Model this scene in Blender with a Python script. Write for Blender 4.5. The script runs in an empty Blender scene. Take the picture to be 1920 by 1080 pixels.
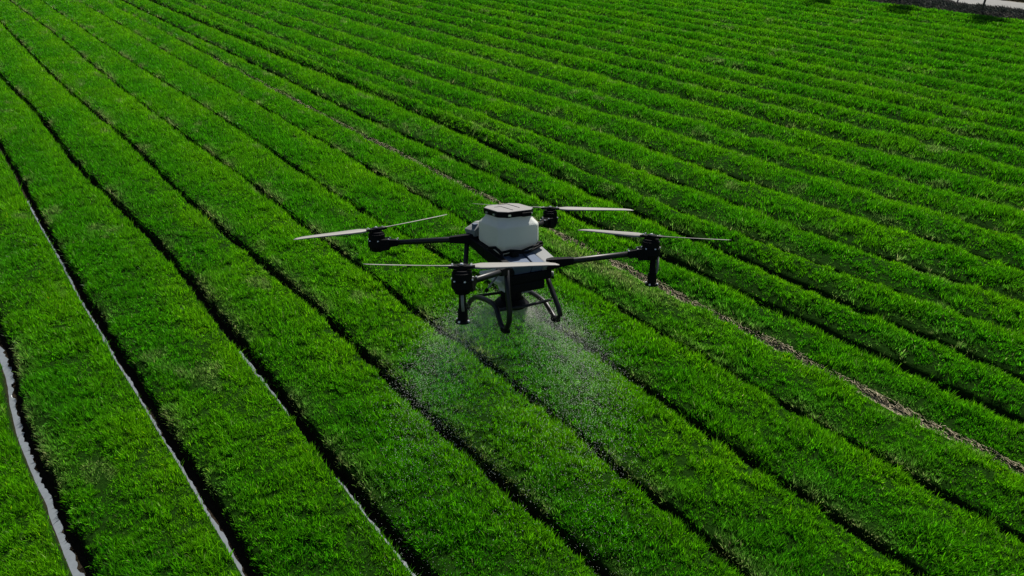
import bpy, bmesh, math, random
import numpy as np
from mathutils import Vector, Matrix
rad = math.radians
random.seed(7)
RNG = np.random.default_rng(11)
scene = bpy.context.scene

# ------------------------------------------------------------------ camera
CAM_Z = 7.3
cam_d = bpy.data.cameras.new("camera")
cam = bpy.data.objects.new("camera", cam_d)
scene.collection.objects.link(cam)
cam.location = (0, 0, CAM_Z)
cam.rotation_euler = (rad(90 - 31.357), 0, 0)
cam_d.sensor_width = 36.0
cam_d.lens = 24.0
cam_d.clip_start = 0.1
cam_d.clip_end = 2000
scene.camera = cam

# ------------------------------------------------------------------ light
SUN_AZ, SUN_EL = rad(22), rad(48)
world = bpy.data.worlds.new("World")
scene.world = world
world.use_nodes = True
wn = world.node_tree
bg = wn.nodes["Background"]
sky = wn.nodes.new("ShaderNodeTexSky")
sky.sky_type = 'NISHITA'
sky.sun_disc = False
sky.sun_elevation = SUN_EL
sky.sun_rotation = SUN_AZ
wn.links.new(sky.outputs[0], bg.inputs[0])
bg.inputs[1].default_value = 0.05
sun_d = bpy.data.lights.new("sun", 'SUN')
sun_d.energy = 5.0
sun_d.angle = rad(0.5)
sun_d.color = (1.0, 0.96, 0.88)
sun = bpy.data.objects.new("sun", sun_d)
scene.collection.objects.link(sun)
sdir = Vector((math.sin(SUN_AZ)*math.cos(SUN_EL), math.cos(SUN_AZ)*math.cos(SUN_EL), math.sin(SUN_EL)))
sun.rotation_euler = sdir.to_track_quat('Z', 'Y').to_euler()
sun.location = (20, 60, 80)
vs = scene.view_settings
vs.view_transform = 'Standard'
vs.look = 'None'
vs.exposure = 0.75
vs.gamma = 1.0
vs.use_curve_mapping = False
scene.cycles.max_bounces = 5
scene.cycles.diffuse_bounces = 2
scene.cycles.transparent_max_bounces = 8

# ------------------------------------------------------------------ helpers
def tag(o, label=None, cat=None, group=None, kind=None):
    if label: o["label"] = label
    if cat: o["category"] = cat
    if group: o["group"] = group
    if kind: o["kind"] = kind
    return o

def link(name, me, m=None, parent=None):
    o = bpy.data.objects.new(name, me)
    scene.collection.objects.link(o)
    if m is not None: me.materials.append(m)
    if parent is not None: o.parent = parent
    return o

def mesh_np(name, V, T, smooth=False, attrs=None, uv=None):
    """triangle mesh straight from arrays"""
    me = bpy.data.meshes.new(name)
    n, t = len(V), len(T)
    me.vertices.add(n); me.vertices.foreach_set("co", np.ascontiguousarray(V, np.float32).ravel())
    k = T.shape[1]
    me.loops.add(t*k); me.loops.foreach_set("vertex_index", np.ascontiguousarray(T, np.int32).ravel())
    me.polygons.add(t)
    me.polygons.foreach_set("loop_start", np.arange(0, t*k, k, dtype=np.int32))
    me.polygons.foreach_set("loop_total", np.full(t, k, np.int32))
    if smooth: me.polygons.foreach_set("use_smooth", np.ones(t, bool))
    if attrs:
        for an, arr in attrs.items():
            a = me.color_attributes.new(an, 'FLOAT_COLOR', 'POINT')
            c = np.ones((n, 4), np.float32); c[:, :3] = arr
            a.data.foreach_set("color", c.ravel())
    me.update(calc_edges=True)
    return me

def H2(ix, iy, seed):
    h = (ix.astype(np.int64)*374761393 + iy.astype(np.int64)*668265263 + seed*1274126177) & 0x7fffffff
    h = ((h ^ (h >> 13))*1274126177) & 0x7fffffff
    return ((h ^ (h >> 16)) & 0xffff)/65535.0

def vn(x, y, seed=0):
    """value noise 0..1"""
    x = np.asarray(x, float); y = np.asarray(y, float)
    ix = np.floor(x); iy = np.floor(y); fx = x-ix; fy = y-iy
    fx = fx*fx*(3-2*fx); fy = fy*fy*(3-2*fy)
    a = H2(ix, iy, seed); b = H2(ix+1, iy, seed); c = H2(ix, iy+1, seed); d = H2(ix+1, iy+1, seed)
    return (a*(1-fx)+b*fx)*(1-fy) + (c*(1-fx)+d*fx)*fy

def fbm(x, y, seed=0, o=3):
    s = 0; w = 0.5; t = 0
    for i in range(o):
        s = s + w*vn(x*2**i, y*2**i, seed+i*17); t += w; w *= .5
    return s/t

def sstep(a, b, x):
    t = np.clip((x-a)/(b-a), 0, 1); return t*t*(3-2*t)

def mat(name, color, rough=0.6, spec=0.4, metal=0.0, noise=0.0, nscale=20.0, bump=0.0, trans=0.0, attr=None, coat=0.0):
    m = bpy.data.materials.new(name); m.use_nodes = True
    nt = m.node_tree; N = nt.nodes; Lk = nt.links
    p = N["Principled BSDF"]
    p.inputs["Roughness"].default_value = rough
    p.inputs["Specular IOR Level"].default_value = spec
    p.inputs["Metallic"].default_value = metal
    if coat: p.inputs["Coat Weight"].default_value = coat
    tc = N.new("ShaderNodeTexCoord")
    nz = N.new("ShaderNodeTexNoise"); nz.inputs["Scale"].default_value = nscale; nz.inputs["Detail"].default_value = 5
    Lk.new(tc.outputs["Object"], nz.inputs["Vector"])
    mx = N.new("ShaderNodeMix"); mx.data_type = 'RGBA'; mx.blend_type = 'MULTIPLY'
    mx.inputs[0].default_value = 1.0
    mr = N.new("ShaderNodeMapRange"); mr.inputs[1].default_value = .3; mr.inputs[2].default_value = .7
    mr.inputs[3].default_value = 1-noise; mr.inputs[4].default_value = 1+noise*.5
    Lk.new(nz.outputs[0], mr.inputs[0])
    cb = N.new("ShaderNodeCombineColor")
    for i in range(3): Lk.new(mr.outputs[0], cb.inputs[i])
    Lk.new(cb.outputs[0], mx.inputs[7])
    if attr:
        at = N.new("ShaderNodeVertexColor"); at.layer_name = attr
        Lk.new(at.outputs[0], mx.inputs[6])
    else:
        mx.inputs[6].default_value = (*color, 1)
    Lk.new(mx.outputs[2], p.inputs["Base Color"])
    if bump:
        b = N.new("ShaderNodeBump"); b.inputs["Strength"].default_value = bump; b.inputs["Distance"].default_value = 0.02
        Lk.new(nz.outputs[0], b.inputs["Height"]); Lk.new(b.outputs[0], p.inputs["Normal"])
    if trans:
        tr = N.new("ShaderNodeBsdfTranslucent"); ms = N.new("ShaderNodeMixShader"); ms.inputs[0].default_value = trans
        Lk.new(mx.outputs[2], tr.inputs[0])
        Lk.new(p.outputs[0], ms.inputs[1]); Lk.new(tr.outputs[0], ms.inputs[2])
        Lk.new(ms.outputs[0], N["Material Output"].inputs[0])
    return m

# ------------------------------------------------------------------ field: furrow lines surveyed in metres (along, across)
TH = rad(-40.2)
U = np.array([math.sin(TH), math.cos(TH)]); Nn = np.array([math.cos(TH), -math.sin(TH)])
FURROWS = {
  0: [(7.2, -0.706),(7.69, -0.714),(8.22, -0.733),(8.86, -0.75),(9.15, -0.734),(9.71, -0.797),(10.41, -0.793),(10.73, -0.828),(11.49, -0.781),(12.32, -0.715)],
  1: [(5.88, 0.86),(6.4, 0.868),(6.76, 0.869),(7.15, 0.855),(7.56, 0.856),(7.98, 0.874),(8.51, 0.863),(9.1, 0.834),(9.62, 0.853),(10.08, 0.847),(10.6, 0.842),(11.2, 0.831),(11.7, 0.812),(12.27, 0.808),(12.92, 0.823),(13.59, 0.815),(14.16, 0.796),(15.18, 0.809),(16.19, 0.852),(16.96, 0.836),(17.71, 0.842),(18.63, 0.855),(19.87, 0.827),(21.53, 0.9),(22.75, 0.952),(24.29, 0.904)],
  2: [(4.57, 2.401),(4.81, 2.404),(5.1, 2.403),(5.41, 2.401),(5.78, 2.421),(6.12, 2.42),(6.46, 2.446),(6.82, 2.436),(7.26, 2.455),(7.62, 2.464),(7.8, 2.464),(8.46, 2.512),(9.05, 2.508),(9.5, 2.515),(9.89, 2.493),(10.46, 2.529),(11.09, 2.532),(11.65, 2.54),(12.13, 2.539),(12.74, 2.564),(13.37, 2.616),(14.19, 2.607),(14.88, 2.597),(15.69, 2.609),(16.32, 2.577),(17.24, 2.505),(18.17, 2.498),(19.25, 2.447),(20.13, 2.393),(21.07, 2.335),(22.35, 2.329),(23.99, 2.325),(25.58, 2.368),(27.36, 2.401),(29.38, 2.381),(31.21, 2.326),(34.12, 2.209)],
  3: [(3.17, 4.061),(3.34, 4.059),(3.68, 4.085),(3.95, 4.072),(4.23, 4.058),(4.46, 4.041),(4.88, 4.03),(5.2, 4.014),(5.55, 4.015),(5.95, 4.029),(6.31, 4.024),(6.75, 3.976),(7.13, 3.988),(7.57, 4.021),(7.91, 4.032),(8.28, 4.058),(8.68, 4.035),(9.27, 4.053),(9.84, 4.093),(10.34, 4.086),(10.93, 4.104),(11.52, 4.106),(11.91, 4.026),(12.61, 4.026),(13.21, 4.05),(13.88, 3.967),(14.8, 3.957),(15.82, 3.958),(17.04, 3.929),(18.27, 3.928),(19.58, 3.914),(21.11, 3.996),(22.46, 3.993),(22.92, 3.963),(24.56, 3.986),(26.0, 4.007),(27.69, 3.888),(29.7, 3.788),(32.22, 3.822),(34.62, 3.875),(37.39, 3.844),(40.65, 3.868),(45.5, 4.074),(48.03, 4.056)],
  4: [(2.13, 5.295),(2.4, 5.368),(2.73, 5.395),(3.05, 5.39),(3.38, 5.384),(3.71, 5.406),(4.03, 5.393),(4.37, 5.444),(4.7, 5.46),(5.09, 5.478),(5.39, 5.494),(5.72, 5.471),(6.11, 5.489),(6.6, 5.519),(7.06, 5.505),(7.43, 5.515),(7.85, 5.489),(8.26, 5.499),(8.69, 5.453),(9.1, 5.5),(9.56, 5.441),(10.13, 5.503),(10.49, 5.541),(11.16, 5.567),(11.57, 5.49),(12.17, 5.502),(12.76, 5.491),(13.39, 5.62),(13.92, 5.548),(14.56, 5.451),(15.19, 5.536),(16.07, 5.578),(16.92, 5.581),(17.71, 5.541),(18.7, 5.558),(19.91, 5.548),(21.44, 5.488),(22.75, 5.48),(24.38, 5.483),(25.92, 5.501),(27.66, 5.448),(29.99, 5.491),(32.63, 5.54),(34.71, 5.496),(37.27, 5.614),(39.96, 5.595),(44.07, 5.772),(47.08, 5.67),(51.04, 5.651),(53.51, 5.612),(56.63, 5.691)],
  5: [(0.79, 6.93),(1.08, 6.927),(1.33, 6.92),(1.61, 6.898),(1.84, 6.926),(2.13, 6.908),(2.46, 6.89),(2.84, 6.994),(3.07, 6.956),(3.41, 6.949),(3.83, 6.958),(3.97, 6.961),(4.47, 7.038),(4.88, 7.045),(5.47, 7.064),(6.15, 7.084),(7.35, 7.225),(10.58, 7.124),(11.28, 7.162),(12.1, 7.068),(12.72, 6.96),(13.35, 6.974),(14.07, 6.953),(14.9, 6.964),(15.63, 6.893),(16.51, 6.956),(17.4, 6.915),(18.41, 6.984),(19.74, 7.073),(21.19, 7.003),(22.35, 7.023),(24.0, 7.105),(25.83, 7.1),(27.76, 6.97),(29.76, 6.987),(31.97, 7.005),(33.91, 6.889),(36.52, 6.997),(39.55, 7.02),(42.99, 7.046),(46.93, 7.075),(51.39, 7.232),(55.36, 7.204)],
  6: [(0.19, 8.4),(0.5, 8.374),(0.83, 8.41),(1.16, 8.429),(1.42, 8.405),(1.79, 8.425),(2.14, 8.373),(2.53, 8.444),(2.98, 8.395),(3.38, 8.433),(3.74, 8.429),(4.07, 8.41),(4.49, 8.441),(4.93, 8.428),(5.34, 8.419),(5.87, 8.457),(6.4, 8.477),(6.92, 8.473),(7.52, 8.525),(7.97, 8.461),(8.66, 8.531),(11.91, 8.581),(12.52, 8.553),(13.21, 8.56),(13.96, 8.497),(14.87, 8.507),(15.69, 8.513),(16.57, 8.52),(17.54, 8.548),(18.41, 8.574),(19.05, 8.55),(20.15, 8.559),(21.28, 8.544),(22.89, 8.61),(24.28, 8.622),(25.92, 8.587),(27.87, 8.607),(29.78, 8.651),(32.34, 8.741),(35.1, 8.679),(38.04, 8.809),(41.47, 8.85),(46.39, 8.997),(49.42, 8.982),(53.88, 8.952)],
  7: [(0.57, 9.639),(0.78, 9.693),(1.12, 9.692),(1.47, 9.69),(1.84, 9.664),(2.23, 9.661),(2.72, 9.601),(3.13, 9.616),(3.68, 9.685),(4.17, 9.725),(4.58, 9.681),(4.99, 9.694),(5.56, 9.691),(6.16, 9.689),(6.8, 9.686),(7.2, 9.758),(7.67, 9.7),(8.19, 9.706),(8.81, 9.705),(9.45, 9.721),(10.26, 9.663),(12.3, 9.786),(13.37, 9.84),(14.41, 9.733),(15.64, 9.685),(16.89, 9.67),(18.32, 9.79),(19.66, 9.791),(22.12, 9.807),(23.99, 9.794),(25.44, 9.718),(27.24, 9.844),(29.22, 9.983),(31.75, 9.906),(35.99, 9.918),(39.21, 10.032),(43.73, 10.122),(50.05, 10.312),(52.71, 10.335)],
  8: [(0.89, 10.691),(1.2, 10.69),(1.56, 10.673),(2.05, 10.688),(2.46, 10.684),(3.02, 10.694),(3.47, 10.674),(4.07, 10.66),(4.6, 10.687),(5.17, 10.715),(5.5, 10.682),(6.03, 10.665),(6.22, 10.624),(6.85, 10.599),(7.5, 10.696),(8.62, 10.782),(9.37, 10.719),(10.12, 10.7),(10.75, 10.643),(11.85, 10.577),(12.68, 10.712),(13.43, 10.783),(14.3, 10.769),(15.56, 10.766),(16.89, 10.735),(18.74, 10.713),(20.36, 10.677),(21.93, 10.515),(24.2, 10.624),(26.64, 10.679),(29.68, 10.853),(39.15, 10.939),(42.73, 10.813),(47.04, 10.941),(52.05, 11.117)],
  9: [(1.25, 11.845),(1.7, 11.915),(2.22, 11.916),(2.74, 11.858),(3.3, 11.824),(3.8, 11.833),(4.33, 11.861),(4.88, 11.872),(5.29, 11.856),(5.87, 11.828),(6.25, 11.831),(6.75, 11.845),(7.41, 11.814),(8.54, 11.831),(9.61, 11.909),(10.39, 11.806),(11.74, 11.874),(12.5, 11.878),(14.45, 12.211),(15.59, 12.27),(16.9, 12.244),(18.46, 12.312),(20.21, 12.255),(22.36, 12.254),(24.79, 12.253),(27.3, 12.255),(29.87, 12.429),(32.99, 12.218),(38.18, 12.095),(43.71, 12.173),(50.9, 12.474)],
  9.5: [(1.68, 13.235),(2.12, 13.15),(2.67, 13.115),(3.27, 13.165),(3.91, 13.17),(4.53, 13.078),(5.1, 12.977),(5.73, 12.867),(6.45, 12.759),(7.28, 12.892),(8.42, 12.94),(9.79, 12.917),(11.2, 12.677),(12.5, 12.716),(14.81, 13.042)],
  10: [(2.06, 14.458),(2.55, 14.415),(2.89, 14.374),(3.51, 14.381),(4.12, 14.242),(4.67, 14.232),(5.06, 14.145),(5.68, 14.063),(6.44, 14.098),(7.27, 14.072),(7.59, 14.158),(9.04, 14.321),(10.38, 14.106),(11.77, 14.08),(14.11, 14.025),(16.5, 13.943),(18.4, 13.925),(20.17, 13.798),(22.12, 13.643),(24.1, 13.681),(26.64, 13.739),(29.47, 13.701),(32.76, 13.749),(36.76, 13.775),(42.99, 13.819),(49.51, 14.118)],
  11: [(2.51, 15.91),(3.26, 15.785),(3.95, 15.831),(4.65, 15.807),(5.41, 15.828),(6.3, 15.675),(7.01, 15.705),(7.53, 15.688),(8.3, 15.72),(9.56, 15.651),(10.94, 15.702),(12.64, 15.61),(13.1, 15.58),(14.15, 15.502),(15.45, 15.613),(16.92, 15.485),(18.32, 15.479),(19.95, 15.44),(21.95, 15.363),(24.23, 15.211),(26.19, 15.277),(29.19, 15.337),(32.98, 15.382),(36.73, 15.57),(40.42, 15.289),(47.56, 15.455)],
  12: [(2.96, 17.393),(3.44, 17.442),(4.14, 17.466),(4.86, 17.387),(5.62, 17.345),(6.47, 17.358),(7.37, 17.382),(8.34, 17.397),(9.3, 17.313),(10.38, 17.226),(11.6, 17.212),(13.26, 17.356),(14.96, 17.341),(16.66, 17.141),(18.2, 16.96),(19.91, 16.829),(22.25, 16.894),(24.57, 16.907),(27.17, 16.903),(29.77, 16.737),(33.76, 16.9),(36.73, 16.726),(40.74, 17.015),(44.06, 16.793)],
  13: [(3.47, 19.03),(4.37, 18.925),(5.28, 18.865),(6.12, 18.856),(6.98, 18.819),(7.97, 18.887),(8.98, 18.89),(10.16, 18.69),(11.31, 18.863),(12.57, 18.851),(13.88, 18.805),(15.22, 18.644),(16.79, 18.637),(18.45, 18.561),(20.43, 18.659),(21.9, 18.509),(24.05, 19.013),(26.41, 18.959),(29.96, 18.954),(33.13, 18.719),(37.57, 18.923),(40.77, 18.935),(44.57, 18.985)],
}
CROP = ((6800, 3.6, 9, .108, .0092, 2), (5600, 9, 14, .108, .0110, 2), (4000, 14, 20, .115, .020, 1), (2800, 20, 28, .115, .023, 1), (1900, 28, 38, .115, .031, 1), (1250, 38, 50.5, .115, .041, 1))
NDROP, NMIST = 26000, 45000
KEYS = sorted(FURROWS)
FAR = [18.83 + 1.63*j for j in range(1, 18)]
LEFT = [-0.76 - 1.6*j for j in range(7, 0, -1)]
ALL = [("x%d" % i, v) for i, v in enumerate(LEFT)] + [(k, None) for k in KEYS] + [("y%d" % i, v) for i, v in enumerate(FAR)]
NF = len(ALL)

def furrow_n(i, s):
    """across position of the lip of furrow i at distance s along the rows"""
    k, v = ALL[i]
    w = 0.10*(vn(s*0.22, np.full_like(s, i*7.3), 3)-.5) + 0.06*(vn(s*0.9, np.full_like(s, i*3.1), 5)-.5)
    w2 = 0.05*(vn(s*2.3, np.full_like(s, i*3.7), 15)-.5)
    if v is not None:
        return v + w*.6
    P = np.array(FURROWS[k])
    for _ in range(8 if k >= 7 else 3 if k >= 3 else 1):
        q = P[:, 1].copy(); q[1:-1] = .25*P[:-2, 1]+.5*P[1:-1, 1]+.25*P[2:, 1]; P[:, 1] = q
    n = np.interp(s, P[:, 0], P[:, 1])
    out = np.clip(np.maximum(P[0, 0]-s, s-P[-1, 0])/3, 0, 1)
    return n + w*1.0*out

def furrow_par(i, s):
    """(total width, depth, straw) along furrow i"""
    k, v = ALL[i]
    kk = float(k) if v is None else (-3 if k[0] == 'x' else 20)
    nzv = vn(s*0.45, np.full_like(s, i*5.7), 9)
    if kk == 0:   W, D = 0.29, 0.21
    elif kk == 1: W, D = 0.23, 0.21
    elif kk <= 2: W, D = 0.23, 0.24
    elif kk <= 6: W, D = 0.20, 0.25
    elif kk == 7: W, D = 0.22, 0.11
    elif kk == 9.5: W, D = 0.20, 0.20
    elif kk < 20: W, D = 0.34, 0.32
    else: W, D = 0.54, 0.40
    Wv = W*(0.85+0.3*vn(s*0.7, np.full_like(s, i*2.7), 21)); Dv = D*(0.72+0.36*nzv) if kk > 2 else np.full_like(s, D)
    if kk == 9.5: Dv = Dv*(1-sstep(13, 16, s))
    if kk == 9.5: Wv = Wv*(1-.7*sstep(14, 17, s))
    if kk >= 20: Dv = Dv*(0.75+0.5*vn(s*0.25, np.full_like(s, i*9.7), 31))
    straw = np.zeros_like(s)
    if kk == 7: straw = np.ones_like(s)*(0.75+.5*vn(s*.5, np.full_like(s, 2.2), 41)).clip(0, 1)*(1-.75*sstep(24, 40, s))
    return Wv, Dv, straw

BED_Z = 0.20
PK = 1.5
def crown_amp(i):
    k = ALL[i][0]; kk = -3 if str(k)[0] == 'x' else (20 if str(k)[0] == 'y' else float(k))
    return float(np.interp(kk, [5, 8, 11, 14], [.05, .11, .18, .21]))
CRN = np.array([crown_amp(i) for i in range(NF)])
def dome(t): return np.sin(math.pi*t**PK)**.8
EDGE_N = 46.5
S0, S1 = -6.0, 90.0
# s samples: fine near, coarse far
sv = [S0]
while sv[-1] < S1: sv.append(sv[-1] + (0.045 if sv[-1] < 12 else 0.045 + (sv[-1]-12)*0.004))
sv = np.array(sv)
LIP = np.array([furrow_n(i, sv) for i in range(NF)])           # NF x S
PAR = [furrow_par(i, sv) for i in range(NF)]
FW = np.array([p[0] for p in PAR]); FD = np.array([p[1] for p in PAR]); FS = np.array([p[2] for p in PAR])
# 9.5 far away merges halfway between its neighbours
ii = [i for i in range(NF) if ALL[i][0] == 9.5][0]
bl = sstep(12, 18, sv)
LIP[ii] = LIP[ii]*(1-bl) + bl*(LIP[ii-1]+LIP[ii+1])/2

def clods(s, n):
    return 0.020*(vn(s*9, n*9, 51)-.5) + 0.05*(vn(s*2.1, n*2.1, 53)-.5)

# columns: for each furrow: lip, wall foot, floor, bank foot, bank top ; then across the bed
cols_n, cols_z, cols_c = [], [], []
SOILTOP = np.array([0.007, 0.026, 0.002]); MUD_SHADED = np.array([0.020, 0.016, 0.011]); STRAW = np.array([0.20, 0.18, 0.12])  # both soil tones darkened: shade under leaves and in furrows sits in the colour
def colour(w, base_a, base_b): return base_a[None, :]*(1-w[:, None]) + base_b[None, :]*w[:, None]
for i in range(NF):
    n0, W, D, St = LIP[i], FW[i], FD[i], FS[i]
    zt = BED_Z + np.zeros_like(sv)
    floor = zt - D
    prof = [(0.0, 0.0), (0.03, 0.10), (0.12, 0.80), (0.25, 0.97), (0.42, 1.0), (0.58, 1.0), (0.72, .93), (0.84, .55), (0.95, .15), (1.08, 0.0)]
    for a, b in prof:
        nn = n0 + a*W
        jag = 0.012*(vn(sv*5, nn*0+i*11+a*3, 61)-.5)
        cols_n.append(nn + (jag if 0 < a < 1 else 0)); cols_z.append(zt - D*b + clods(sv, nn)*(1 if b < .9 else .35))
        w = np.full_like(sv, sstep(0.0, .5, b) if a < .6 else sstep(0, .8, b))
        c = colour(w, SOILTOP, MUD_SHADED)
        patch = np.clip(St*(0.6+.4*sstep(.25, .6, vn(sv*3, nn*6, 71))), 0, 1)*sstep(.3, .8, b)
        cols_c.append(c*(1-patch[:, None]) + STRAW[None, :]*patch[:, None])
    if i < NF-1:
        nA = n0 + 1.08*W; nB = LIP[i+1]
        for t in np.linspace(0, 1, 14)[1:-1]:
            nn = nA + (nB-nA)*t
            cols_n.append(nn); cols_z.append(BED_Z + CRN[i]*dome(t) + clods(sv, nn))
            cols_c.append(colour(np.full_like(sv, 0.0), SOILTOP, MUD_SHADED))
CN = np.array(cols_n); CZ = np.array(cols_z); CC = np.array(cols_c)
CN = np.maximum.accumulate(CN + np.arange(len(CN))[:, None]*1e-5, axis=0)
nC, nS = CN.shape
X = CN*Nn[0] + sv[None, :]*U[0]; Y = CN*Nn[1] + sv[None, :]*U[1]
V = np.stack([X, Y, CZ], -1).reshape(-1, 3)
a = (np.arange(nC-1)[:, None]*nS + np.arange(nS-1)[None, :]).ravel()
Q = np.stack([a, a+nS, a+nS+1, a+1], 1)
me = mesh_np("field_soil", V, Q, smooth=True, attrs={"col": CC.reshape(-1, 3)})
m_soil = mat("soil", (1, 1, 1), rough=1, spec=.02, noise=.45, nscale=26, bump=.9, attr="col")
fs = link("ground", me, m_soil); tag(fs, kind="structure", label="soil of the field, toned dark for shade, shaped into beds and furrows")
DENS_N0, DENS_N1 = CN[0, 0], CN[-1, 0]

# wet mud in the left furrows, cut to the sunlit part of the floor
m_wet_lit = mat("wet_mud_lit", (0.125, 0.14, 0.155), rough=.35, spec=.5, noise=.12, nscale=14, bump=.05)  # pale grey of lit mud and reflected sky put into the colour
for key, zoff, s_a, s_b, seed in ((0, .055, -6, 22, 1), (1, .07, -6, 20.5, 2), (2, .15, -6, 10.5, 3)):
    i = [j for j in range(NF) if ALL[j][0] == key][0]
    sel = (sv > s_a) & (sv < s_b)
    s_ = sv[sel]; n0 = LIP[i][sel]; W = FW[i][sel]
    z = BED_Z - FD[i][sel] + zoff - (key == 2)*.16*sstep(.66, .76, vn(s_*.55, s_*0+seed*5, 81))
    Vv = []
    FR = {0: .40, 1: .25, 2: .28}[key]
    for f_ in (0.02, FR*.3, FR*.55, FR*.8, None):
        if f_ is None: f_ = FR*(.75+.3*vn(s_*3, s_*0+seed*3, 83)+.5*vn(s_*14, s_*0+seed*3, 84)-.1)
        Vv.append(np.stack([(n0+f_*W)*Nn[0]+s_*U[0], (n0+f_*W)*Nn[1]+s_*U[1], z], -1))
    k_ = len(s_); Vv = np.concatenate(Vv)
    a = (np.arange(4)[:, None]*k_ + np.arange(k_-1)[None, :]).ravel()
    w_ = link("lit_wet_strip", mesh_np("lit_wet_strip", Vv, np.stack([a, a+k_, a+k_+1, a+1], 1), smooth=True), m_wet_lit)
    tag(w_, kind="structure", label=("widest grey strip, the sunlit part of the wet leftmost furrow", "grey strip, the sunlit part of the wet second furrow from the left", "thin grey strip, the sunlit part of the wet third furrow from the left")[seed-1])

# ------------------------------------------------------------------ far side: headland, road, verge
def strip(name, nlist, colr, sfun=None, step=.5, **kw):
    s_ = np.arange(-20, 130, step)
    Vv = []
    for n_, z_ in nlist:
        nn = n_ + 0.25*(vn(s_*.5, s_*0+n_, 91)-.5)
        Vv.append(np.stack([nn*Nn[0]+s_*U[0], nn*Nn[1]+s_*U[1], z_+0*s_+.03*(vn(s_*.8, s_*0+n_*3, 95)-.5)], -1))
    k_ = len(s_); c = len(nlist); Vv = np.concatenate(Vv)
    a = (np.arange(c-1)[:, None]*k_ + np.arange(k_-1)[None, :]).ravel()
    return link(name, mesh_np(name, Vv, np.stack([a, a+k_, a+k_+1, a+1], 1), smooth=True), mat(name+"_m", colr, **kw))
tag(strip("dirt_bank", [(46.0, .05), (46.9, .12), (47.6, .30), (49.2, .33), (50.9, .30), (51.2, .24)], (.06, .055, .04), rough=.9, spec=.1, noise=.5, nscale=3, bump=.5), kind="structure", label="dark earth bank along the far edge of the field")
tag(strip("road", [(51.05, .30), (52, .335), (53, .34), (54.1, .30)], (.15, .15, .14), rough=.85, spec=.2, noise=.15, nscale=1.5), kind="structure", label="pale grey farm road beyond the field")
tag(strip("verge", [(54.0, .31), (55, .35), (60, .4), (75, .4), (160, .4)], (.075, .065, .035), rough=.95, spec=.05, noise=.6, nscale=1.2, bump=.4), kind="structure", label="brown rough ground beyond the road")
# the land goes on all round
def slab(name, n_a, n_b, s_a, s_b, z, c):
    P = [(n_a, s_a), (n_b, s_a), (n_b, s_b), (n_a, s_b)]
    Vv = np.array([(n*Nn[0]+s*U[0], n*Nn[1]+s*U[1], z) for n, s in P])
    return tag(link(name, mesh_np(name, Vv, np.array([[0, 1, 2, 3]])), mat(name+"_m", c, rough=.9, spec=.05, noise=.4, nscale=.6)), kind="structure", label="land reaching to the horizon")
slab("terrain", -900, 900, -900, 900, -0.35, (.035, .075, .012))

# ------------------------------------------------------------------ crop
def sample(density, y0, y1):
    """random points of the visible wedge with a margin"""
    wmax = 0.84*(y1*.854+3.65)+1.2
    cnt = int(density*(y1-y0)*2*wmax)
    y = RNG.uniform(y0, y1, cnt); x = RNG.uniform(-wmax, wmax, cnt)
    ok = np.abs(x) < 0.84*(y*.854+3.65)+1.2
    return x[ok], y[ok]

def tufts(x, y, k, spread):
    dx = RNG.normal(0, spread, (len(x), k)); dy = RNG.normal(0, spread, (len(x), k))
    return (x[:, None]+dx).ravel(), (y[:, None]+dy).ravel(), (dx/spread).ravel(), (dy/spread).ravel(), np.repeat(RNG.random(len(x)), k), np.repeat(RNG.random(len(x)), k)

IDXF = np.arange(nC)
def locate(s, n):
    """height, furrow index below, distance from lip, bed fraction"""
    js = np.clip(np.searchsorted(sv, s)-1, 0, nS-2)
    ft = (s-sv[js])/(sv[js+1]-sv[js])
    best = np.full(len(s), -1)
    lip = LIP[:, js]*(1-ft)+LIP[:, js+1]*ft
    fi = (lip <= n[None, :]).sum(0)-1
    ok = (fi >= 0) & (fi < NF-1)
    fi = np.clip(fi, 0, NF-2)
    ar = np.arange(len(s))
    l0 = lip[fi, ar]; l1 = lip[fi+1, ar]
    W = FW[fi, js]; D = FD[fi, js]; St = FS[fi, js]
    a = (n-l0)/W
    PA = np.array([0.0, 0.03, 0.12, 0.25, 0.42, 0.58, 0.72, 0.84, 0.95, 1.08]); PB = np.array([0, .1, .8, .97, 1, 1, .93, .55, .15, 0])
    b = np.interp(a, PA, PB)
    t = np.clip((n-(l0+1.08*W))/np.maximum(l1-l0-1.08*W, .05), 0, 1)
    z = BED_Z - D*b + CRN[fi]*dome(np.clip(t, 0, 1))*(a > 1.08) + clods(s, n)
    return z, fi, a, t, W, D, St, ok

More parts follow.
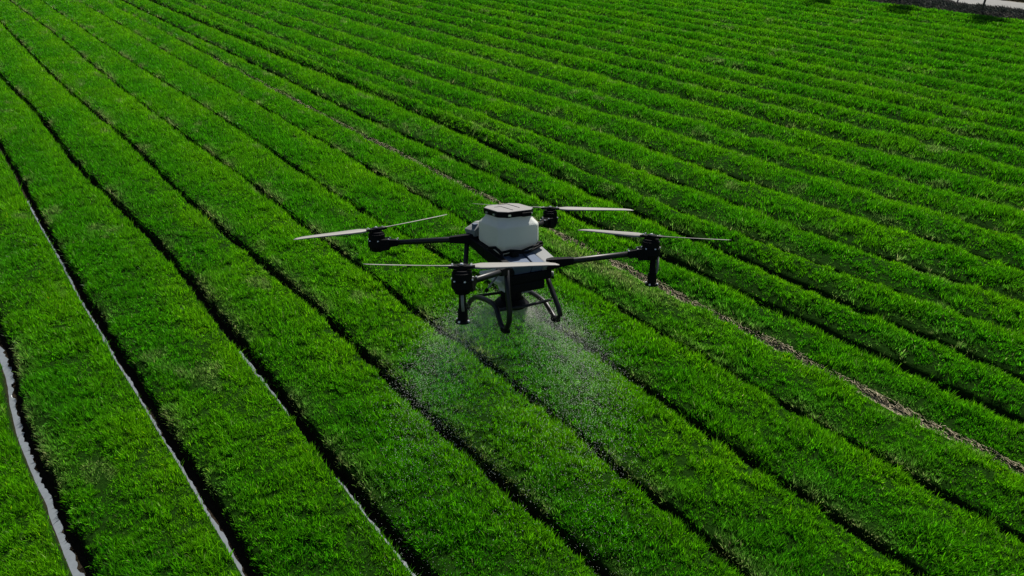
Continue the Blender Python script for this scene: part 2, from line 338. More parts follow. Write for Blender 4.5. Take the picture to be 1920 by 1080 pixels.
def blades(x, y, tx, ty, tq, tr, L, Wd, segs, col_jit=.42):
    s = x*U[0]+y*U[1]; n = x*Nn[0]+y*Nn[1]
    z, fi, a, t, W, D, St, ok = locate(s, n)
    r = tr
    # keep: on beds always, on the bank often, on the floor rarely
    edge_n = EDGE_N + .5*(vn(s*.6, s*0, 101)-.5)
    keep = ok & (n < edge_n)
    far = sstep(20, 40, np.hypot(x, y))
    rowk = fi - 7
    pb = np.where(a > .98, 1.0, np.where(a > .78, np.where(rowk > 7, .08, .48), np.where(a > .10, (0.02 + .10*sstep(.55, .8, vn(s*.9, fi*3.3, 103)))*(fi > 10), .5)))
    
    hole = np.maximum(sstep(.60, .72, fbm(s*8.5, n*8.5, 141, 2)), sstep(.62, .74, fbm(s*3.2, n*4.0, 143, 2))*(.35+.65*far))
    hole = hole*(1-.65*far)
    pb = pb*(1-.6*hole)
    thin = sstep(.66, .80, fbm(s*1.1, n*2.3, 107))          # sparse spots
    pb = pb*(1-.5*thin)*np.where(a > .98, np.where(rowk > 7, .12+.88*sstep(0.02, .40, t), .55+.45*sstep(0, .22, t)), 1)
    pb = np.where((St > .3) & (a < 1.15) & (a > .05), .04, pb)
    keep &= r < pb
    x, y, z, s, n, a, t, W, St, fi, tx, ty, tq, hole = [q[keep] for q in (x, y, z, s, n, a, t, W, St, fi, tx, ty, tq, hole)]
    L = L[keep] if hasattr(L, '__len__') else np.full(len(x), L)
    Wd = Wd[keep] if hasattr(Wd, '__len__') else np.full(len(x), Wd)
    m = len(x)
    lump = fbm(s*2.6+n*.4, n*2.6, 111, 3)
    lumpb = vn(s*.8, n*1.2, 113)
    hgt = (0.5 + .75*(.5*sstep(15, 30, np.hypot(x, y)) + (1-.5*sstep(15, 30, np.hypot(x, y)))*sstep(.25, .72, lump))) * (0.85+.3*lumpb) * (.45+.95*tq)*np.where((a < 1.25) & (fi < 11), .7, 1)*(1+.15*sstep(.7, .95, t))
    L = L*hgt*RNG.uniform(.7, 1.2, m)*(1-.5*hole)
    # leaning: own direction + common combed direction + outwards at the lips
    az = RNG.uniform(0, 2*math.pi, m)
    lean = RNG.uniform(.0, .3, m)
    cd = 2*math.pi*vn(s*1.7, n*1.7, 117)
    lx = np.cos(az)*lean + .07*np.cos(cd) + .24*tx; ly = np.sin(az)*lean + .07*np.sin(cd) + .24*ty
    out = np.where((a < 1.2), -1.0, 0)*.4*RNG.random(m) + np.where((t > .95), 1.0, 0)*.15*RNG.random(m)
    lx += out*Nn[0]; ly += out*Nn[1]
    d = np.stack([lx, ly, np.ones(m)], 1); d /= np.linalg.norm(d, axis=1)[:, None]
    wa = RNG.uniform(0, math.pi, m)
    w = np.stack([np.cos(wa), np.sin(wa), np.zeros(m)], 1)*(Wd*RNG.uniform(.7, 1.2, m))[:, None]*.5
    P = np.stack([x, y, z-.012], 1)
    droop = np.stack([lx, ly, -.15*np.ones(m)], 1)*(L*.35)[:, None]
    if segs == 2:
        M = P + d*(L*.6)[:, None]; Tp = P + d*(L*.95)[:, None] + droop*.55
        Vv = np.stack([P-w*.7, P+w*.7, M-w, M+w, Tp], 1)
        b0 = np.arange(m)[:, None]*5
        T = np.concatenate([b0+[0, 1, 3], b0+[0, 3, 2], b0+[2, 3, 4]])
        nv = 5
    else:
        Tp = P + d*L[:, None] + droop*.4
        Vv = np.stack([P-w, P+w, Tp], 1)
        T = np.arange(m)[:, None]*3 + np.array([[0, 1, 2]])
        nv = 3
    # leaf colours: fresh green, yellow-green, bluish, straw
    h = tq; pn = fbm(s*.55, n*.8, 121)
    g1 = np.array(G_DEEP); g2 = np.array(G_YEL); g3 = np.array(G_DRY)
    mixy = np.clip(sstep(.35, .75, pn)*.35 + (h-.5)*.5 + .42*sstep(.35, .95, t), 0, 1)  # more yellow-green towards the sun-facing lip: sunlight put into the leaf colour
    c = g1[None]*(1-mixy[:, None]) + g2[None]*mixy[:, None]
    bankdry = sstep(.45, .75, vn(s*1.3, fi*4.1, 123))*np.exp(-np.maximum(a-1, 0)*W/.10)*.75*(a > .7)
    spot = sstep(.72, .84, fbm(s*.9+30, n*1.6, 127))*.45
    spot = np.maximum(spot, .85*np.exp(-(((s-8.2)/1.6)**2+((n-9.35)/.25)**2)))
    dry = np.clip(np.maximum(bankdry, spot)*RNG.uniform(.3, 1.3, m) + (RNG.random(m) < .02)*.6, 0, 1)
    c = c*(1-dry[:, None]) + g3[None]*dry[:, None]
    c = c*(np.exp(RNG.normal(-.06, col_jit, m))*(.66+.68*((tq*7.31) % 1)))[:, None]
    c = np.minimum(c, .62)
    return Vv.reshape(-1, 3), T, np.repeat(c, nv, 0)

G_DEEP = (0.036, 0.228, 0.002); G_YEL = (0.118, 0.350, 0.002); G_DRY = (0.26, 0.28, 0.11)
VV, TT, CL, off = [], [], [], 0
for dens, y0, y1, L, Wd, segs in CROP:
    x, y = sample(dens, y0, y1)
    k = 8 if segs == 2 else 4
    x, y = x[::k], y[::k]
    v_, t_, c_ = blades(*tufts(x, y, k, .018 if segs == 2 else .030), L, Wd, segs)
    VV.append(v_); TT.append(t_+off); CL.append(c_); off += len(v_)
VV = np.concatenate(VV); TT = np.concatenate(TT); CL = np.concatenate(CL)
print("crop tris", len(TT))
m_grass = mat("crop_leaf", (1, 1, 1), rough=.40, spec=.22, noise=0, trans=.45, attr="col")
tag(link("grass", mesh_np("grass", VV, TT, attrs={"col": CL}), m_grass), kind="stuff", cat="crop", label="dense bright green young crop growing in long beds")
# ------------------------------------------------------------------ straw and dry stalks lying in the pale furrow
m_straw = mat("straw", (.34, .29, .19), rough=.8, spec=.2, noise=.3, nscale=30)
i7 = [j for j in range(NF) if ALL[j][0] == 7][0]
m = 42000
s_ = RNG.uniform(-3, 34, m)
keep = RNG.random(m) < np.interp(s_, sv, FS[i7])*(1.2-s_/40)
s_ = s_[keep]; m = len(s_)
f_ = RNG.normal(.5, .25, m).clip(.03, 1.1)
n_ = np.interp(s_, sv, LIP[i7]) + f_*np.interp(s_, sv, FW[i7])
z_ = locate(s_, n_)[0] + .012
az = RNG.normal(0, .6, m); ln = RNG.uniform(.05, .17, m); wd = RNG.uniform(.004, .010, m)
du = np.cos(az)[:, None]*U[None] + np.sin(az)[:, None]*Nn[None]; dn = np.stack([-du[:, 1], du[:, 0]], 1)
c0 = s_[:, None]*U[None]+n_[:, None]*Nn[None]
dz = RNG.uniform(-.01, .02, m)
def p3(xy, z): return np.concatenate([xy, z[:, None]], 1)
Vv = np.stack([p3(c0-du*ln[:, None]/2-dn*wd[:, None]/2, z_), p3(c0-du*ln[:, None]/2+dn*wd[:, None]/2, z_), p3(c0+du*ln[:, None]/2, z_+dz)], 1).reshape(-1, 3)
tag(link("straw", mesh_np("straw", Vv, np.arange(3*m).reshape(-1, 3)), m_straw), kind="stuff", cat="straw", label="pale dry straw lying along the bare furrow behind the drone")

# ------------------------------------------------------------------ dry hedge along the far edge
def brush(name, n_a, n_b, s_a, s_b, hmax, count, cols, seed, size=(.10, .30), width=(.02, .06), z0=.15):
    s_ = RNG.uniform(s_a, s_b, count); n_ = RNG.uniform(n_a, n_b, count)
    c = (n_a+n_b)/2; hw = (n_b-n_a)/2
    wob = .35*(vn(s_*.35, s_*0, seed)-.5)
    e = np.clip(1-((n_-c-wob)/hw)**2, 0, 1)
    top = hmax*(.45+.75*fbm(s_*.7, n_*.7, seed+3))*e**.5
    z = z0 + top*RNG.uniform(.15, 1, count)**.6
    az = RNG.normal(2.2, .9, count); up = RNG.uniform(-.3, 1.2, count)
    L = RNG.uniform(*size, count); W = RNG.uniform(*width, count)
    d = np.stack([np.cos(az), np.sin(az), up], 1); d /= np.linalg.norm(d, axis=1)[:, None]
    w = np.cross(d, RNG.normal(size=(count, 3))); w /= np.linalg.norm(w, axis=1)[:, None]
    P = np.stack([n_*Nn[0]+s_*U[0], n_*Nn[1]+s_*U[1], z], 1)
    Vv = np.stack([P-w*W[:, None], P+w*W[:, None], P+d*L[:, None]], 1).reshape(-1, 3)
    pk = fbm(s_*.5, n_*.9, seed+9)
    k = np.clip(sstep(.35, .65, pk)+RNG.normal(0, .25, count), 0, 1)[:, None]
    col = np.array(cols[0])[None]*(1-k)+np.array(cols[1])[None]*k
    col = col*RNG.uniform(.6, 1.4, count)[:, None]
    return mesh_np(name, Vv, np.arange(3*count).reshape(-1, 3), attrs={"col": np.repeat(col, 3, 0)})
m_brush = mat("dry_brush", (1, 1, 1), rough=.8, spec=.1, noise=0, trans=.15, attr="col")
hd = link("hedge", brush("hedge", 46.9, 49.6, 6, 40, .56, 90000, ((.11, .10, .09), (.035, .045, .035)), 200), m_brush)
tag(hd, "low dark hedge of dry grey brown brush between crop and farm road", "hedge")
sc = link("scrub", brush("scrub", 54.2, 62, 8, 40, .7, 50000, ((.11, .075, .045), (.05, .065, .025)), 300, size=(.12, .4), width=(.03, .08), z0=.3), m_brush)
tag(sc, kind="stuff", cat="scrub", label="brown and olive scrub growing beyond the farm road")

# ------------------------------------------------------------------ young trees in the hedge and two posts
m_bark = mat("bark", (.085, .075, .065), rough=.9, spec=.1, noise=.4, nscale=12, bump=.5)
m_leaf = mat("tree_leaf", (.05, .09, .02), rough=.6, spec=.2, noise=.3, nscale=2, trans=.3)
def tube_mesh(name, pts, radii, seg=8, cap=True):
    bm = bmesh.new(); rings = []
    pts = [Vector(p) for p in pts]
    prev = None
    for i, p in enumerate(pts):
        d = (pts[min(i+1, len(pts)-1)]-pts[max(i-1, 0)]).normalized()
        if prev is None:
            ref = Vector((0, 0, 1)) if abs(d.z) < .9 else Vector((1, 0, 0))
            u = d.cross(ref).normalized()
        else:
            u = (prev - d*prev.dot(d)).normalized()
        prev = u; v = d.cross(u); r = radii[i] if hasattr(radii, '__len__') else radii
        rings.append([bm.verts.new(p+(u*math.cos(2*math.pi*k/seg)+v*math.sin(2*math.pi*k/seg))*r) for k in range(seg)])
    for a_, b_ in zip(rings, rings[1:]):
        for k in range(seg): bm.faces.new((a_[k], a_[(k+1) % seg], b_[(k+1) % seg], b_[k]))
    if cap: bm.faces.new(rings[0][::-1]); bm.faces.new(rings[-1])
    for f in bm.faces: f.smooth = True
    me = bpy.data.meshes.new(name); bm.to_mesh(me); bm.free(); return me

def crown_mesh(r, zc, hz, count, seed):
    rg = np.random.default_rng(seed)
    cl = rg.normal(size=(26, 3)); cl /= np.linalg.norm(cl, axis=1)[:, None]; cl *= rg.uniform(.35, 1, 26)[:, None]**.5
    k = rg.integers(0, 26, count)
    p = cl[k]*.78 + rg.normal(size=(count, 3))*.17
    P = p*np.array([r, r, hz]) + [0, 0, zc]
    d = rg.normal(size=(count, 3)); d /= np.linalg.norm(d, axis=1)[:, None]
    w = np.cross(d, rg.normal(size=(count, 3))); w /= np.linalg.norm(w, axis=1)[:, None]
    Vv = np.stack([P, P+d*.07+w*.04, P+d*.15, P+d*.07-w*.04], 1).reshape(-1, 3)
    return mesh_np("crown", Vv, np.arange(4*count).reshape(-1, 4))
TREES = [((19.9, 47.9), 1.05, 3.05, "young tree in the hedge casting the leftmost shadow"),
         ((23.9, 45.25), 1.1, 3.0, "young tree in the hedge casting the middle shadow"),
         ((26.95, 41.75), 1.15, 2.95, "young tree in the hedge casting the rightmost full shadow"),
         ((30.3, 38.9), 1.1, 2.95, "young tree in the hedge beyond the right edge of the view")]
for j, ((tx, ty), r, zc, lab) in enumerate(TREES):
    e = bpy.data.objects.new("young_tree", None); scene.collection.objects.link(e); e.location = (tx, ty, .2)
    tag(e, lab, "tree", "young trees standing in the far hedge")
    tr_ = link("trunk", tube_mesh("trunk", [(0, 0, -.1), (.03, 0, 1.2), (-.02, .02, 2.3), (0, 0, 3.2)], [.055, .045, .035, .018]), m_bark, e)
    for b in range(6):
        an = b*1.1+j; z0_ = 2.0+b*.18
        link("limb", tube_mesh("limb", [(0, 0, z0_), (math.cos(an)*.35, math.sin(an)*.35, z0_+.3), (math.cos(an)*.75, math.sin(an)*.75, z0_+.5)], [.02, .014, .006], 6), m_bark, e)
    link("crown", crown_mesh(r, zc, .72, 5200, 400+j), m_leaf, e)
m_post = mat("post", (.16, .15, .14), rough=.8, spec=.2, noise=.3, nscale=10)
bm = bmesh.new()
for z0_, z1_, r0, r1 in ((-.1, 2.2, .045, .045), (2.2, 2.26, .045, .02)):
    bmesh.ops.create_cone(bm, cap_ends=True, segments=10, radius1=r0, radius2=r1, depth=z1_-z0_, matrix=Matrix.Translation((0, 0, (z0_+z1_)/2)))
pm = bpy.data.meshes.new("post"); bm.to_mesh(pm); bm.free()
for (tx, ty), lab in (((28.0, 46.0), "thin grey post left of the other beside the farm road"), ((28.75, 44.55), "thin grey post right of the other beside the farm road")):
    po = link("roadside_post", pm, None); 
    if not pm.materials: pm.materials.append(m_post)
    po.location = (tx, ty, .3); tag(po, lab, "post", "posts along the farm road")
# ------------------------------------------------------------------ spraying drone (front is -y in its own frame)
m_black = mat("black_plastic", (.004, .004, .005), rough=.6, spec=.08, noise=.3, nscale=15)
m_carbon = mat("carbon_tube", (.005, .005, .006), rough=.42, spec=.30, noise=.2, nscale=40)
m_tank = mat("tank_plastic", (.68, .70, .66), rough=.45, spec=.35, noise=.05, nscale=6, trans=.38)
m_lid = mat("lid_grey", (.165, .16, .156), rough=.6, spec=.3, noise=.06, nscale=8)
m_shell = mat("shell_blue_grey", (.075, .098, .145), rough=.75, spec=.2, noise=.06, nscale=8)
m_shell2 = mat("shell_grey", (.19, .195, .195), rough=.8, spec=.2, noise=.06, nscale=8)
m_blade = mat("blade_grey", (.19, .182, .168), rough=.5, spec=.3, noise=.05, nscale=5)
m_bolt = mat("bolt_steel", (.6, .6, .6), rough=.3, metal=.7)

DR = Matrix(((0.85255, -0.52262, -0.00418), (0.50743, 0.82580, 0.24612), (-0.12517, -0.21195, 0.96923)))
drone = bpy.data.objects.new("spraying_drone", None); scene.collection.objects.link(drone)
drone.matrix_world = Matrix.Translation((-0.001, 4.716, CAM_Z-2.368)) @ DR.to_4x4()
tag(drone, "black four rotor farm drone with white tank spraying above the crop", "drone")

def bm_obj(name, bm, m, parent, smooth=False, bevel=0):
    if bevel:
        bmesh.ops.bevel(bm, geom=bm.edges[:], offset=bevel, segments=2, profile=.6, affect='EDGES')
    bmesh.ops.recalc_face_normals(bm, faces=bm.faces[:])
    if smooth:
        for f in bm.faces: f.smooth = smooth is True or f.calc_area() < 1.2e-3
    me = bpy.data.meshes.new(name); bm.to_mesh(me); bm.free()
    return link(name, me, m, parent)
def add_box(bm, x0, x1, y0, y1, z0, z1, taper=0.0):
    vs_ = []
    for z, t in ((z0, 0), (z1, taper)):
        for x, y in ((x0+t, y0+t), (x1-t, y0+t), (x1-t, y1-t), (x0+t, y1-t)): vs_.append(bm.verts.new((x, y, z)))
    for f in ((0, 3, 2, 1), (4, 5, 6, 7), (0, 1, 5, 4), (1, 2, 6, 5), (2, 3, 7, 6), (3, 0, 4, 7)): bm.faces.new([vs_[k] for k in f])
def add_loft(bm, rings):
    R_ = [[bm.verts.new(p) for p in r] for r in rings]
    for a_, b_ in zip(R_, R_[1:]):
        n = len(a_)
        for k in range(n): bm.faces.new((a_[k], a_[(k+1) % n], b_[(k+1) % n], b_[k]))
    bm.faces.new(R_[0][::-1]); bm.faces.new(R_[-1])
def add_cyl(bm, c, r0, r1, z0, z1, seg=20):
    add_loft(bm, [[(c[0]+math.cos(2*math.pi*k/seg)*r, c[1]+math.sin(2*math.pi*k/seg)*r, z) for k in range(seg)] for r, z in ((r0, z0), (r1, z1))])
def add_beam(bm, a, b, w, h, w2=None, h2=None):
    a = Vector(a); b = Vector(b); d = (b-a).normalized(); s = d.cross(Vector((0, 0, 1))).normalized(); u = s.cross(d)
    w2 = w2 or w; h2 = h2 or h
    add_loft(bm, [[p + s*sx*ww/2 + u*sz*hh/2 for sx, sz in ((-1, -1), (1, -1), (1, 1), (-1, 1))] for p, ww, hh in ((a, w, h), (b, w2, h2))])
def oct_ring(cx, cy, hx, hy, ch, z):
    return [(cx+x, cy+y, z) for x, y in ((-hx+ch, -hy), (hx-ch, -hy), (hx, -hy+ch), (hx, hy-ch), (hx-ch, hy), (-hx+ch, hy), (-hx, hy-ch), (-hx, -hy+ch))]
BM = {}
def bolt(name, parent, p, r=.008, h=.008):
    if (r, h) not in BM:
        b = bmesh.new(); add_cyl(b, (0, 0), r, r*.8, 0, h, 8); me = bpy.data.meshes.new("bolt"); b.to_mesh(me); b.free(); me.materials.append(m_bolt); BM[r, h] = me
    o = link(name, BM[r, h], None, parent); o.location = p; return o
def box_obj(name, m, parent, *a, bevel=0):
    b = bmesh.new(); add_box(b, *a); return bm_obj(name, b, m, parent, bevel=bevel)

# tank with lid and funnel
TY = .05
bm = bmesh.new()
add_loft(bm, [oct_ring(0, TY, .10, .10, .03, -.33), oct_ring(0, TY, .155, .155, .04, -.16), oct_ring(0, TY, .166, .166, .04, -.112), oct_ring(0, TY, .184, .184, .036, -.072),
              oct_ring(0, TY, .185, .185, .040, .068), oct_ring(0, TY, .150, .150, .045, .115), oct_ring(0, TY, .146, .146, .05, .145)])
tank = bm_obj("tank", bm, m_tank, drone, bevel=.012, smooth="small")
bm = bmesh.new()
add_loft(bm, [oct_ring(0, TY, .155, .155, .055, .136), oct_ring(0, TY, .160, .160, .057, .142), oct_ring(0, TY, .160, .160, .057, .178)])
add_box(bm, .02, .10, TY-.175, TY-.155, .135, .165)
lid = bm_obj("lid", bm, m_black, tank, bevel=.003)
bm = bmesh.new()
add_loft(bm, [oct_ring(0, TY, .160, .160, .057, .1785), oct_ring(0, TY, .156, .156, .056, .184)])
lp = bm_obj("lid_panel", bm, m_lid, tank, bevel=.003)
for b_ in ((-.035, -.030, TY-.12, TY+.06), (-.09, -.035, TY+.055, TY+.06), (.06, .066, TY-.06, TY+.125), (-.02, .066, TY+.125, TY+.13)):
    box_obj("lid_seam", m_black, tank, *b_, .1842, .1862)
for x in (-.10, .045, .09): box_obj("lid_latch", m_bolt, tank, x, x+.022, TY-.168, TY-.158, .148, .160)
for y in (-.02, .09): box_obj("lid_latch", m_bolt, tank, -.169, -.160, y, y+.02, .148, .160)
bm = bmesh.new()
add_loft(bm, [oct_ring(-.01, .0, .075, .075, .02, -.475), oct_ring(-.01, .0, .085, .085, .02, -.43), oct_ring(-.02, .02, .185, .16, .02, -.345), oct_ring(-.02, .02, .185, .16, .02, -.325)])
bm_obj("funnel", bm, m_tank, drone, bevel=.006, smooth="small")

# main frame: ring beams and plates
bm = bmesh.new()
for sx in (-1, 1):
    add_beam(bm, (sx*.205, .33, -.085), (sx*.195, .05, -.15), .05, .06, .06, .085)
    add_beam(bm, (sx*.195, .05, -.15), (sx*.19, -.27, -.215 - .03*(sx > 0)), .06, .085, .05, .09 - .03*(sx > 0))
    add_beam(bm, (sx*.19, -.10, -.16), (sx*.14, -.13, -.26), .05, .05)
add_beam(bm, (-.21, .30, -.10), (.21, .30, -.10), .06, .06)
add_beam(bm, (-.2, -.12, -.19), (.2, -.12, -.19), .05, .07)
bm_obj("frame", bm, m_black, drone, bevel=.006)
# clutter of hoses and cables in front of the tank
for pts, r in (([(-.17, -.10, -.125), (-.11, -.16, -.10), (-.02, -.165, -.115), (.06, -.16, -.098), (.14, -.145, -.095), (.19, -.11, -.080)], .010),
               ([(-.15, -.13, -.14), (-.06, -.165, -.125), (.04, -.17, -.13), (.12, -.16, -.11), (.20, -.13, -.10)], .009),
               ([(-.2, .0, -.10), (-.19, -.07, -.085), (-.17, -.13, -.12), (-.19, -.17, -.16)], .012)):
    link("hose", tube_mesh("hose", pts, r, 8), m_black, drone)
box_obj("valve", m_black, drone, .155, .20, -.135, -.10, -.10, -.075, bevel=.005)
box_obj("valve", m_black, drone, -.11, -.05, -.185, -.14, -.15, -.11, bevel=.005)

# nose hood (faceted) and battery/electronics box
bm = bmesh.new()
def hood(x0, x1, yb, yf, zb, zf, lip, zl, x0f=None, x1f=None):
    x0f = x0 if x0f is None else x0f; x1f = x1 if x1f is None else x1f
    v = [bm.verts.new(p) for p in ((x0, yb, zb), (x1, yb, zb), (x1f, yf, zf), (x0f, yf, zf), (x0f, lip, zl), (x1f, lip, zl), (x0, yb, zl), (x1, yb, zl))]
    for f in ((0, 3, 2, 1), (3, 4, 5, 2), (0, 6, 4, 3), (1, 2, 5, 7), (6, 7, 5, 4), (0, 1, 7, 6)): bm.faces.new([v[k] for k in f])
hood(-.17, .02, -.10, -.285, -.140, -.195, -.245, -.275, -.205, .01)
h1 = bm_obj("nose_hood", bm, m_shell, drone, bevel=.012)
bm = bmesh.new(); hood(.024, .085, -.10, -.29, -.122, -.190, -.245, -.275, .014, .11)
bm_obj("hood_rib", bm, m_shell, h1, bevel=.006)
bm = bmesh.new(); hood(.09, .215, -.085, -.305, -.115, -.200, -.255, -.27, .114, .235)
bm_obj("hood_panel", bm, m_shell2, h1, bevel=.012)
bm = bmesh.new()
add_box(bm, -.175, .19, -.275, -.18, -.335, -.264)
add_box(bm, -.17, .13, -.27, -.18, -.405, -.335, 0)
add_box(bm, .05, .15, -.20, -.09, -.42, -.33)
add_box(bm, -.215, -.18, -.30, -.26, -.43, -.19)
bm_obj("electronics_box", bm, m_black, drone, bevel=.012)
# rear cover
bm = bmesh.new()
add_loft(bm, [[(-.20, .24, -.06), (.20, .24, -.06), (.20, .38, -.06), (-.20, .38, -.06)], [(-.21, .22, -.01), (.21, .22, -.01), (.21, .39, -.02), (-.21, .39, -.02)], [(-.15, .20, .055), (.15, .20, .055), (.14, .33, .045), (-.14, .33, .045)]])
rc = bm_obj("rear_cover", bm, m_shell2, drone, bevel=.006)
bm = bmesh.new(); add_box(bm, -.20, -.165, .24, .28, -.01, .04)
bm_obj("sensor", bm, m_shell, rc, bevel=.004)

# arms, motors, propellers
ROT = {'A': ((-.837, .694, -.009), -1, ((-.65, .005, .003), (.648, .024, .049))),
       'B': ((-.795, -.694, 0), 1, ((-.543, .29, .027), (.526, -.313, .016))),
       'C': ((.795, -.694, 0), -1, ((-.2, .617, -.035), (.19, -.57, .06))),
       'D': ((.837, .694, -.009), 1, ((-.626, .344, .053), (.562, -.497, .011)))}
ROOT = {'A': (-.20, .30, -.085), 'B': (-.19, -.25, -.215), 'C': (.19, -.27, -.215), 'D': (.20, .30, -.085)}
ARML = {'A': "rear arm at the drone's left side", 'B': "short looking front arm nearest the viewer", 'C': "front arm reaching right", 'D': "rear arm hidden behind the tank"}

def blade_mesh(tip, sense):
    tip = Vector(tip); L = tip.length; d = tip.normalized()
    t = Vector((0, 0, 1)).cross(d).normalized(); u = d.cross(t)
    bm = bmesh.new(); rings = []
    st = [(.085, .020, .010, 8, 0), (.12, .028, .008, 16, 0), (.20, .040, .006, 16, 0), (.32, .041, .0045, 14, 0), (.50, .037, .0035, 12, 0), (.70, .033, .003, 10, 0), (.88, .028, .0025, 9, .002), (.96, .021, .002, 8, .010), (1.0, .009, .0015, 8, .022)]
    for f, hc, th, ang, sw in st:
        a_ = rad(ang)*sense
        ct = t*math.cos(a_) + u*math.sin(a_); cu = u*math.cos(a_) - t*math.sin(a_)
        c = d*(f*L) - ct*sw*sense
        rings.append([c+ct*hc*x+cu*th*z for x, z in ((-1, 0), (-.5, .9), (.3, 1.1), (1, .1), (.3, -.5), (-.5, -.3))])
    add_loft(bm, rings)
    bmesh.ops.recalc_face_normals(bm, faces=bm.faces[:])
    for f in bm.faces: f.smooth = True
    me = bpy.data.meshes.new("blade"); bm.to_mesh(me); bm.free(); return me

for k in 'ABCD':
    hub, sense, tips = ROT[k]; hx, hy, hz = hub; root = Vector(ROOT[k])
    end = Vector((hx, hy, hz-.115)); d = (end-root).normalized()
    # arm
    me = tube_mesh("arm", [root-d*.02, root+d*.16, end-d*.05], [.030, .023, .021], 14)
    arm = link("arm", me, m_carbon, drone); arm["label"] = ARML[k]
    bm = bmesh.new(); add_beam(bm, root-d*.04, root+d*.17, .085, .085, .05, .05)
    bm_obj("arm_hinge", bm, m_black, arm, bevel=.008)
    bm = bmesh.new(); add_beam(bm, end-d*.17, end-d*.02, .052, .052, .075, .075)
    bm_obj("arm_clamp", bm, m_black, arm, bevel=.008)
    s_ = d.cross(Vector((0, 0, 1))).normalized()
    for q, o_ in ((.165, .022), (.165, -.022), (.10, .03), (.10, -.03)):
        p = end-d*q+s_*o_; bolt('clamp_bolt', arm, (p.x, p.y, p.z+.026+(.17-q)*.1), .008, .007)
    # motor
    bm = bmesh.new()
    add_cyl(bm, (hx, hy), .046, .068, hz-.175, hz-.135)
    add_cyl(bm, (hx, hy), .071, .071, hz-.135, hz-.085)
    add_cyl(bm, (hx, hy), .064, .066, hz-.085, hz-.035)
    add_cyl(bm, (hx, hy), .060, .055, hz-.035, hz-.018)
    add_beam(bm, Vector((hx, hy, hz-.12))-d*.10, Vector((hx, hy, hz-.12))-d*.03, .10, .085, .12, .09)
    mo = bm_obj("motor", bm, m_black, drone, bevel=.003)
    for q in range(6):
        an = q*math.pi/3+.3
        bolt("motor_bolt", mo, (hx+math.cos(an)*.067, hy+math.sin(an)*.067, hz-.086), .008, .008)
    pr = bpy.data.objects.new("propeller", None); scene.collection.objects.link(pr); pr.parent = drone; pr.location = hub
    bm = bmesh.new()
    add_cyl(bm, (0, 0), .030, .030, -.03, .016)
    for tp in tips:
        dd = Vector(tp).normalized(); add_beam(bm, dd*.0, dd*.085, .062, .022, .050, .018)
    bm_obj("hub", bm, m_black, pr, bevel=.003)
    for tp in tips:
        dd = Vector(tp).normalized(); tt = Vector((-dd.y, dd.x, 0))
        for o_ in (-.016, .016):
            p = dd*.06+tt*o_; bolt("hub_bolt", pr, (p.x, p.y, .010), .007, .007)
    bolt("hub_bolt", pr, (0, 0, .016), .012, .006)
    for tp in tips: link("blade", blade_mesh(tp, sense), m_blade, pr)

# nozzle posts below the two front rotors
for (hx, hy), side, off_ in (((-.795, -.69), "left", (-.012, -.03)), ((.80, -.72), "right", (.028, -.01))):
    bm = bmesh.new()
    add_cyl(bm, (hx, hy), .026, .022, -.30, -.16, 12)
    np_ = bm_obj("nozzle_post", bm, m_black, drone); np_["label"] = "black spray nozzle post under the %s front rotor" % side
    link("feed_tube", tube_mesh("feed_tube", [(hx+off_[0]*1.3, hy+off_[1], -.155), (hx+off_[0]*1.4, hy+off_[1]*1.1, -.24), (hx+off_[0], hy+off_[1], -.285)], .0105, 8), m_blade, np_)
    bm = bmesh.new(); add_cyl(bm, (hx, hy), .034, .032, -.355, -.28, 14); add_cyl(bm, (hx, hy), .050, .044, -.374, -.355, 18)
    bm_obj("nozzle_head", bm, m_black, np_, bevel=.003)
    for q in range(4): bolt("nozzle_bolt", np_, (hx+math.cos(q*1.57+.5)*.044, hy+math.sin(q*1.57+.5)*.044, -.362), .009, .010)

# landing gear
LG = [(-.30, -.20), (-.315, -.38), (-.34, -.50), (-.335, -.585), (-.295, -.655), (-.255, -.668), (-.215, -.65), (-.175, -.59), (-.148, -.535), (-.09, -.515), (.0, -.512), (.10, -.52), (.19, -.54), (.27, -.59), (.32, -.65), (.37, -.67), (.40, -.63), (.37, -.45), (.31, -.12)]
RG = [(-.14, -.33), (-.185, -.41), (-.243, -.48), (-.31, -.565), (-.335, -.62), (-.300, -.662), (-.255, -.66), (-.20, -.62), (-.13, -.575), (-.03, -.557), (.076, -.546), (.166, -.547), (.26, -.59), (.31, -.65), (.36, -.67), (.39, -.63), (.36, -.45), (.31, -.12)]
for path, x, side in ((LG, -.23, "left"), (RG, .23, "right")):
    lg = link("landing_leg", tube_mesh("landing_leg", [(x, y, z) for y, z in path], .0205, 10), m_carbon, drone)
    lg["label"] = "bent black tube landing leg on the %s" % side
    for fy in (-.275, .36):
        bm = bmesh.new(); add_box(bm, x-.024, x+.024, fy-.035, fy+.035, -.69, -.655)
        bm_obj("foot", bm, m_black, lg, bevel=.006)
for y, z, r in ((-.20, -.545, .012), (.14, -.525, .011)):
    link("cross_bar", tube_mesh("cross_bar", [(-.23, y, z+.01), (0, y, z), (.23, y, z+.01)], r, 10), m_carbon, drone)

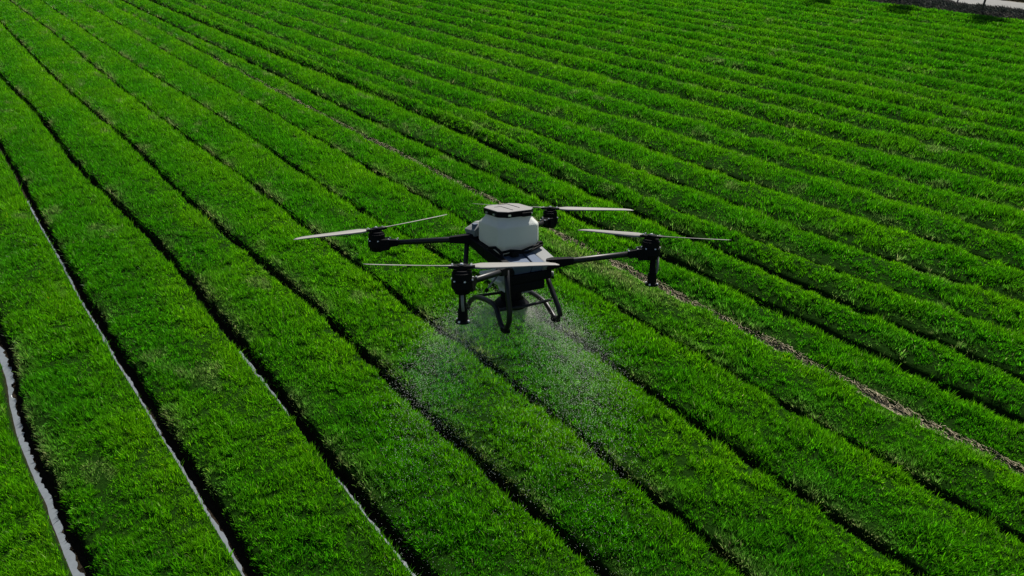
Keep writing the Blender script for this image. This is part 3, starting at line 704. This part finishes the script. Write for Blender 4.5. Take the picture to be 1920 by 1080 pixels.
# spreader
bm = bmesh.new()
add_cyl(bm, (-.01, 0), .085, .085, -.53, -.465, 24); add_cyl(bm, (-.01, 0), .145, .10, -.575, -.53, 28); add_cyl(bm, (-.01, 0), .12, .145, -.60, -.575, 28)
sp = bm_obj("spreader", bm, m_black, drone, bevel=.003)
bm = bmesh.new(); add_box(bm, .05, .15, -.04, .05, -.50, -.47)
bm_obj("spreader_motor", bm, m_shell2, sp, bevel=.006)
an = link("antenna", tube_mesh("antenna", [(-.25, -.2, -.265), (-.30, -.2, -.315), (-.338, -.2, -.355)], .007, 8), m_blade, drone)
link("antenna_tip", tube_mesh("antenna_tip", [(-.333, -.2, -.350), (-.352, -.2, -.372)], .014, 8), m_black, an)
sn = link("pressure_sensor", tube_mesh("pressure_sensor", [(.27, -.16, -.32), (.275, -.16, -.355)], .013, 10), m_shell2, drone)
link("sensor_tip", tube_mesh("sensor_tip", [(.275, -.16, -.354), (.277, -.16, -.375)], .011, 10), m_black, sn)

# ------------------------------------------------------------------ spray: droplets flung outwards from the spreader and falling
m_drop = mat("droplet", (.60, .62, .57), rough=.4, spec=.5, noise=0, trans=.4)
src = (drone.matrix_world @ Vector((-.01, 0, -.59)))
m = NDROP + NMIST
rg = np.random.default_rng(77)
az = np.where(rg.random(m) < .45, np.where(rg.random(m) < .45, math.pi+.25, -.35) + rg.normal(0, .42, m), rg.uniform(0, 2*math.pi, m))
v0 = rg.normal(2.7, .55, m).clip(.4, 5)
tm = np.where(np.arange(m) < NDROP, rg.random(m)**1.5*np.where(rg.random(m) < .25, 1.0, .62), rg.random(m)**1.5*.42)
vx = np.cos(az)*v0; vy = np.sin(az)*v0 - .0; vz = rg.normal(-.6, .4, m)
kdr = (1-np.exp(-2.2*tm))/2.2
px_ = src.x + vx*kdr; py_ = src.y + vy*kdr; pz_ = src.z + vz*kdr - 3.2*tm**2*.85
px_ += rg.normal(0, .03, m); py_ += rg.normal(0, .03, m)
ok = pz_ > .3
rr = np.where(np.arange(m) < NDROP, rg.uniform(.0011, .0024, m), rg.uniform(.0007, .0013, m))[ok]
P = np.stack([px_, py_, pz_], 1)[ok]; m = len(P)
vel = np.stack([vx, vy, vz-5*tm], 1)[ok]; vel /= np.linalg.norm(vel, axis=1)[:, None]
side = np.cross(vel, rg.normal(size=(m, 3))); side /= np.linalg.norm(side, axis=1)[:, None]
s2 = np.cross(vel, side)
r = rr[:, None]; l = rg.uniform(1.0, 3.0, m)[:, None]*r
Vv = np.stack([P+vel*l, P+side*r, P+s2*r, P-side*r, P-s2*r, P-vel*l], 1).reshape(-1, 3)
b0 = np.arange(m)[:, None]*6
T = np.concatenate([b0+f for f in ([0, 1, 2], [0, 2, 3], [0, 3, 4], [0, 4, 1], [5, 2, 1], [5, 3, 2], [5, 4, 3], [5, 1, 4])])
tag(link("spray", mesh_np("spray", Vv, T, smooth=True), m_drop), kind="stuff", cat="spray", label="cloud of fine white droplets falling from under the drone")
